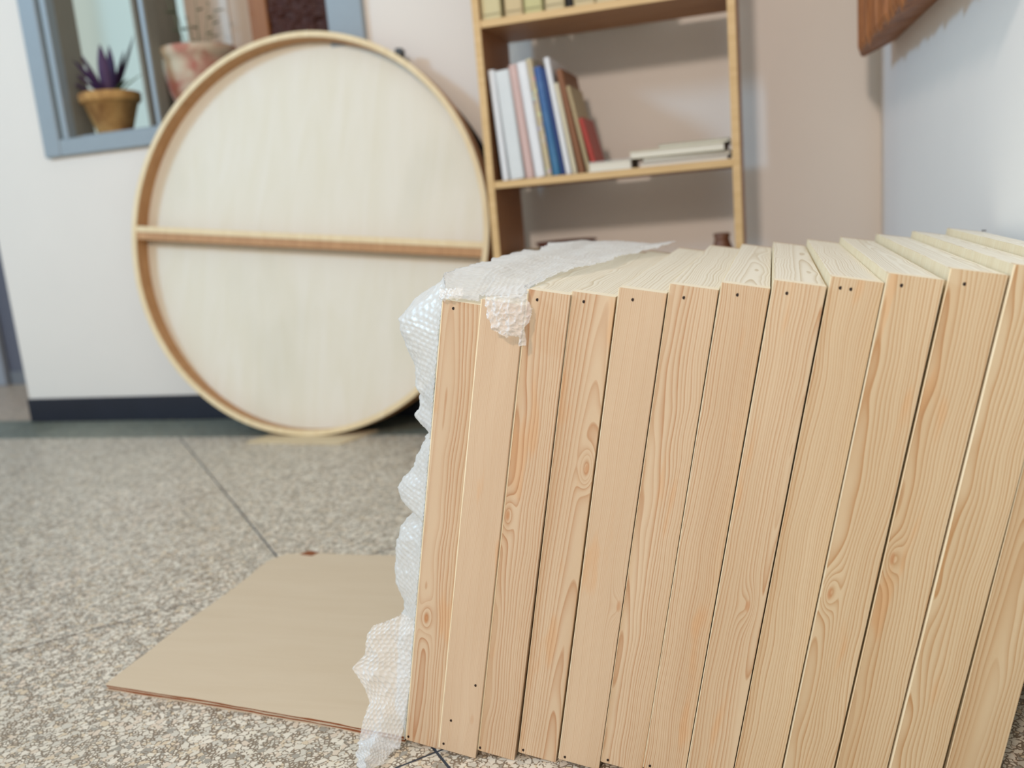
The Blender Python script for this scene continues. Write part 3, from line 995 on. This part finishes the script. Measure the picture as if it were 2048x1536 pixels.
# ------------------------------------------------------------------ carved beam on the right wall
def carved_mat():
    m = NT('carved_wood', 0.45, 0.45)
    co = m.obj()
    f = m.noise(m.vmath('MULTIPLY', co, (30, 55, 5)), 1.6, 4, 0.6, 0.8)
    g = m.noise(m.vmath('MULTIPLY', co, (10, 160, 14)), 1.0, 3, 0.6, 0.4)
    c = m.ramp(f, [(0.3, srgb(132, 82, 46)), (0.5, srgb(168, 108, 64)), (0.7, srgb(184, 122, 72))])
    m.color(m.mix(m.maprange(g, 0.4, 0.6, 0.45, 0), c, srgb(104, 54, 28)))
    return m.m
cb = empty('carved_beam', (0.31, 2.2, 1.02))
tag(cb, 'brown carved wooden beam with grooved face fixed high on the right wall', 'beam')
NY = 260
bm = bmesh.new()
rows = []
rngt = random.Random(11)
teeth = []
yy_ = 2.572
while yy_ > 1.3:
    teeth.append(yy_); yy_ -= rngt.uniform(0.035, 0.075)
def tooth(y):
    for k in range(len(teeth) - 1):
        if teeth[k] >= y > teeth[k + 1]:
            f = (teeth[k] - y) / (teeth[k] - teeth[k + 1])
            return 0.016 * (1 - f) * (0.5 + 0.5 * math.sin(k * 2.3 + 1)) + 0.002
    return 0
zprof = [0.0, 0.014, 0.03, 0.06, 0.10, 0.16, 0.24, 0.34, 0.44]
for k in range(NY + 1):
    y = 2.572 - k / NY * 1.25
    xw = right_x(y) - 0.001
    endr = max(0.0, 1 - (2.572 - y) / 0.02)
    p = 0.089 - 0.010 * endr * endr
    gr = 0.0022 * math.sin(y * 260 + 2.0 * math.sin(y * 31)) + 0.0014 * math.sin(y * 611)
    ring = [(xw, 1.030)]
    zt = tooth(y)
    for j, zz in enumerate(zprof):
        dep = p + (gr if j > 0 else 0) - (0.004 if j == 0 else 0)
        ring.append((xw - dep, 1.016 - (zt if j < 2 else 0) * (1 if j == 0 else .6) + zz * 1.0))
    ring.append((xw, 1.016 + zprof[-1]))
    rows.append([bm.verts.new((a - 0.31, y - 2.2, b - 1.02)) for a, b in ring])
for a, b in zip(rows, rows[1:]):
    for j in range(len(a)):
        j2 = (j + 1) % len(a)
        bm.faces.new((a[j], a[j2], b[j2], b[j]))
bm.faces.new(rows[0]); bm.faces.new(rows[-1][::-1])
bm_obj('beam_body', bm, carved_mat(), cb)

nl = empty('wall_nail', (right_x(1.6686) - 0.001, 1.6686, 0.588))
tag(nl, 'tiny dark nail in the white right wall just above the stack', 'nail')
bm = lathe_bm([(0, 0), (.0010, 0), (.0007, .005), (.0014, .005), (.0014, .006), (0, .006)], 12)
o = bm_obj('nail_shaft', bm, M['nail'], nl)
o.rotation_euler = (0, R(-90), 0)

# ------------------------------------------------------------------ plants and objects on the window ledge
zsill = WIN[2] + 0.0725
def terracotta(name, a, b, c, scale=6):
    m = NT(name, 0.85, 0.2)
    co = m.obj()
    f = m.noise(co, scale, 4, 0.6, 0.6)
    m.color(m.ramp(f, [(0.38, srgb(*a)), (0.52, srgb(*b)), (0.66, srgb(*c))]))
    m.bump(m.noise(co, 60, 3), 0.3, 0.003)
    return m.m
def leaf_bm(L, Wd, bend, az, el, base=(0, 0, 0), n=8):
    bm = bmesh.new()
    prev = None
    d = Vector((math.cos(az) * math.cos(el), math.sin(az) * math.cos(el), math.sin(el)))
    side = Vector((-math.sin(az), math.cos(az), 0))
    pos = Vector(base)
    for k in range(n + 1):
        t = k / n
        w = Wd * (math.sin(math.pi * min(1, t * 0.86 + 0.14)) ** 0.8) * (1 if t < 1 else 0.05)
        up = d.cross(side)
        a = bm.verts.new(pos - side * w + up * w * -0.35)
        b = bm.verts.new(pos)
        c = bm.verts.new(pos + side * w + up * w * -0.35)
        if prev:
            bm.faces.new((prev[0], prev[1], b, a)); bm.faces.new((prev[1], prev[2], c, b))
        prev = (a, b, c)
        d = (d + Vector((0, 0, -bend / n))).normalized()
        pos = pos + d * (L / n)
    # give the blade its thickness
    bmesh.ops.recalc_face_normals(bm, faces=bm.faces)
    bmesh.ops.solidify(bm, geom=list(bm.faces), thickness=0.0012)
    return bm
p1 = empty('potted_plant', (-2.400, 2.925, zsill))
tag(p1, 'purple-leaved plant in an ochre terracotta pot on the window ledge', 'potted plant')
pot1 = terracotta('ochre_clay', (150, 108, 66), (190, 148, 92), (200, 160, 104))
bm_obj('pot', lathe_bm([(0, 0), (.058, 0), (.062, .004), (.098, .112), (.106, .113), (.110, .118), (.112, .145), (.106, .148), (.100, .142), (.094, .120), (0, .118)], 48), pot1, p1, True)
soil = flat('potting_soil', (70, 54, 40), .95, .1, .3, 90)
bm_obj('soil', lathe_bm([(0, .128), (.05, .127), (.0985, .124), (.0985, .119), (0, .119)], 32), soil, p1)
leafm = flat('purple_leaf', (72, 46, 84), .5, .4, .35, 20)
leafg = flat('green_leaf', (92, 112, 82), .5, .4, .25, 20)
LV = [(-175, 52, .205, .016, .5), (-165, 38, .215, .017, .4), (170, 64, .17, .015, .3), (100, 80, .16, .020, .2), (-60, 84, .15, .022, .2), (20, 66, .19, .017, .2), (5, 70, .14, .016, .4),
      (-100, 60, .14, .017, .7), (60, 50, .12, .013, .5), (-20, 42, .11, .011, .7), (140, 45, .13, .014, .6)]
for k, (az, el, L, wd, bend) in enumerate(LV):
    bm_obj('leaf', leaf_bm(L * 1.3, wd, bend, R(az), R(el), (0.012 * math.cos(R(az)), 0.012 * math.sin(R(az)), .128)), leafm if k < 8 else leafg, p1, True)
for az in (0, 72, 150, 220, 300):
    bm_obj('leaf', leaf_bm(.05, .012, .5, R(az), R(40), (0.02 * math.cos(R(az)), 0.02 * math.sin(R(az)), .128)), leafg, p1, True)

p2 = empty('clay_planter', (-2.030, 2.985, zsill))
tag(p2, 'large weathered pink and beige clay planter with sparse sprigs behind round panel', 'planter')
pot2 = terracotta('weathered_clay', (176, 112, 98), (196, 168, 146), (204, 192, 168), 9)
bm_obj('pot', lathe_bm([(0, 0), (.070, 0), (.078, .006), (.118, .12), (.130, .20), (.129, .225), (.139, .235), (.143, .25), (.139, .268), (.130, .270), (.121, .245), (.112, .23), (0, .228)], 56), pot2, p2, True)
bm_obj('soil', lathe_bm([(0, .242), (.06, .240), (.119, .238), (.119, .229), (0, .229)], 32), soil, p2)
rngp = random.Random(3)
for k in range(6):
    az = R(k * 60 + 15)
    bx, by = 0.03 * math.cos(az), 0.03 * math.sin(az)
    bm = bmesh.new()
    h = 0.13 + 0.12 * rngp.random()
    tip = Vector((bx + 0.06 * math.cos(az), by + 0.05 * math.sin(az), .24 + h))
    b0 = Vector((bx, by, .236))
    ring0 = [bm.verts.new(b0 + Vector((.0022 * math.cos(a), .0022 * math.sin(a), 0))) for a in (0, 2.1, 4.2)]
    ring1 = [bm.verts.new(tip + Vector((.001 * math.cos(a), .001 * math.sin(a), 0))) for a in (0, 2.1, 4.2)]
    for q3 in range(3): bm.faces.new((ring0[q3], ring0[(q3 + 1) % 3], ring1[(q3 + 1) % 3], ring1[q3]))
    bm.faces.new(ring0[::-1]); bm.faces.new(ring1)
    st = bm_obj('stem', bm, leafg, p2)
    for s in range(3):
        t = 0.45 + 0.27 * s
        pos = b0.lerp(tip, t)
        bm_obj('leaf', leaf_bm(.030, .008, .4, az + rngp.uniform(-1.5, 1.5), R(20), pos, 5), leafg, st, True)

# framed dark carved panel on the niche wall
fp = empty('carved_relief', (-1.72, 3.118, 1.15))
tag(fp, 'dark brown carved relief panel with orange wooden edge inside the window', 'carved panel')
box('panel_edge', -.060 - .075, -.060, -.035, .010, 0.02, .95, simple_wood('orange_stile', (168, 108, 52), (150, 92, 42), 5, axis='Z'), fp, .003)
def relief():
    bm = bmesh.new()
    nx, nz = 50, 120
    g = []
    for i in range(nx + 1):
        col = []
        for j in range(nz + 1):
            xx, zz = -.06 + .27 * i / nx, .02 + .93 * j / nz
            d = .02 + .014 * fnoise(xx * 22, zz * 22, 5) + .008 * fnoise(xx * 60, zz * 60, 8)
            xj = xx + (0.008 * fnoise(zz * 12, 4) if i == nx else 0)
            col.append(bm.verts.new((xj, -d, zz)))
        g.append(col)
    for i in range(nx):
        for j in range(nz):
            bm.faces.new((g[i][j], g[i + 1][j], g[i + 1][j + 1], g[i][j + 1]))
    bd = [e for e in bm.edges if e.is_boundary]
    ex = bmesh.ops.extrude_edge_only(bm, edges=bd)
    for v in ex['geom']:
        if isinstance(v, bmesh.types.BMVert): v.co.y = 0.008
    return bm
bm_obj('relief_surface', relief(), simple_wood('dark_carving', (92, 48, 36), (52, 24, 16), 20, .6), fp)
tag_s(box('trim_1', -2.0, -1.965, 3.122, 3.130, 1.1, 3.0, flat('pale_trim', (214, 204, 192), .6)))
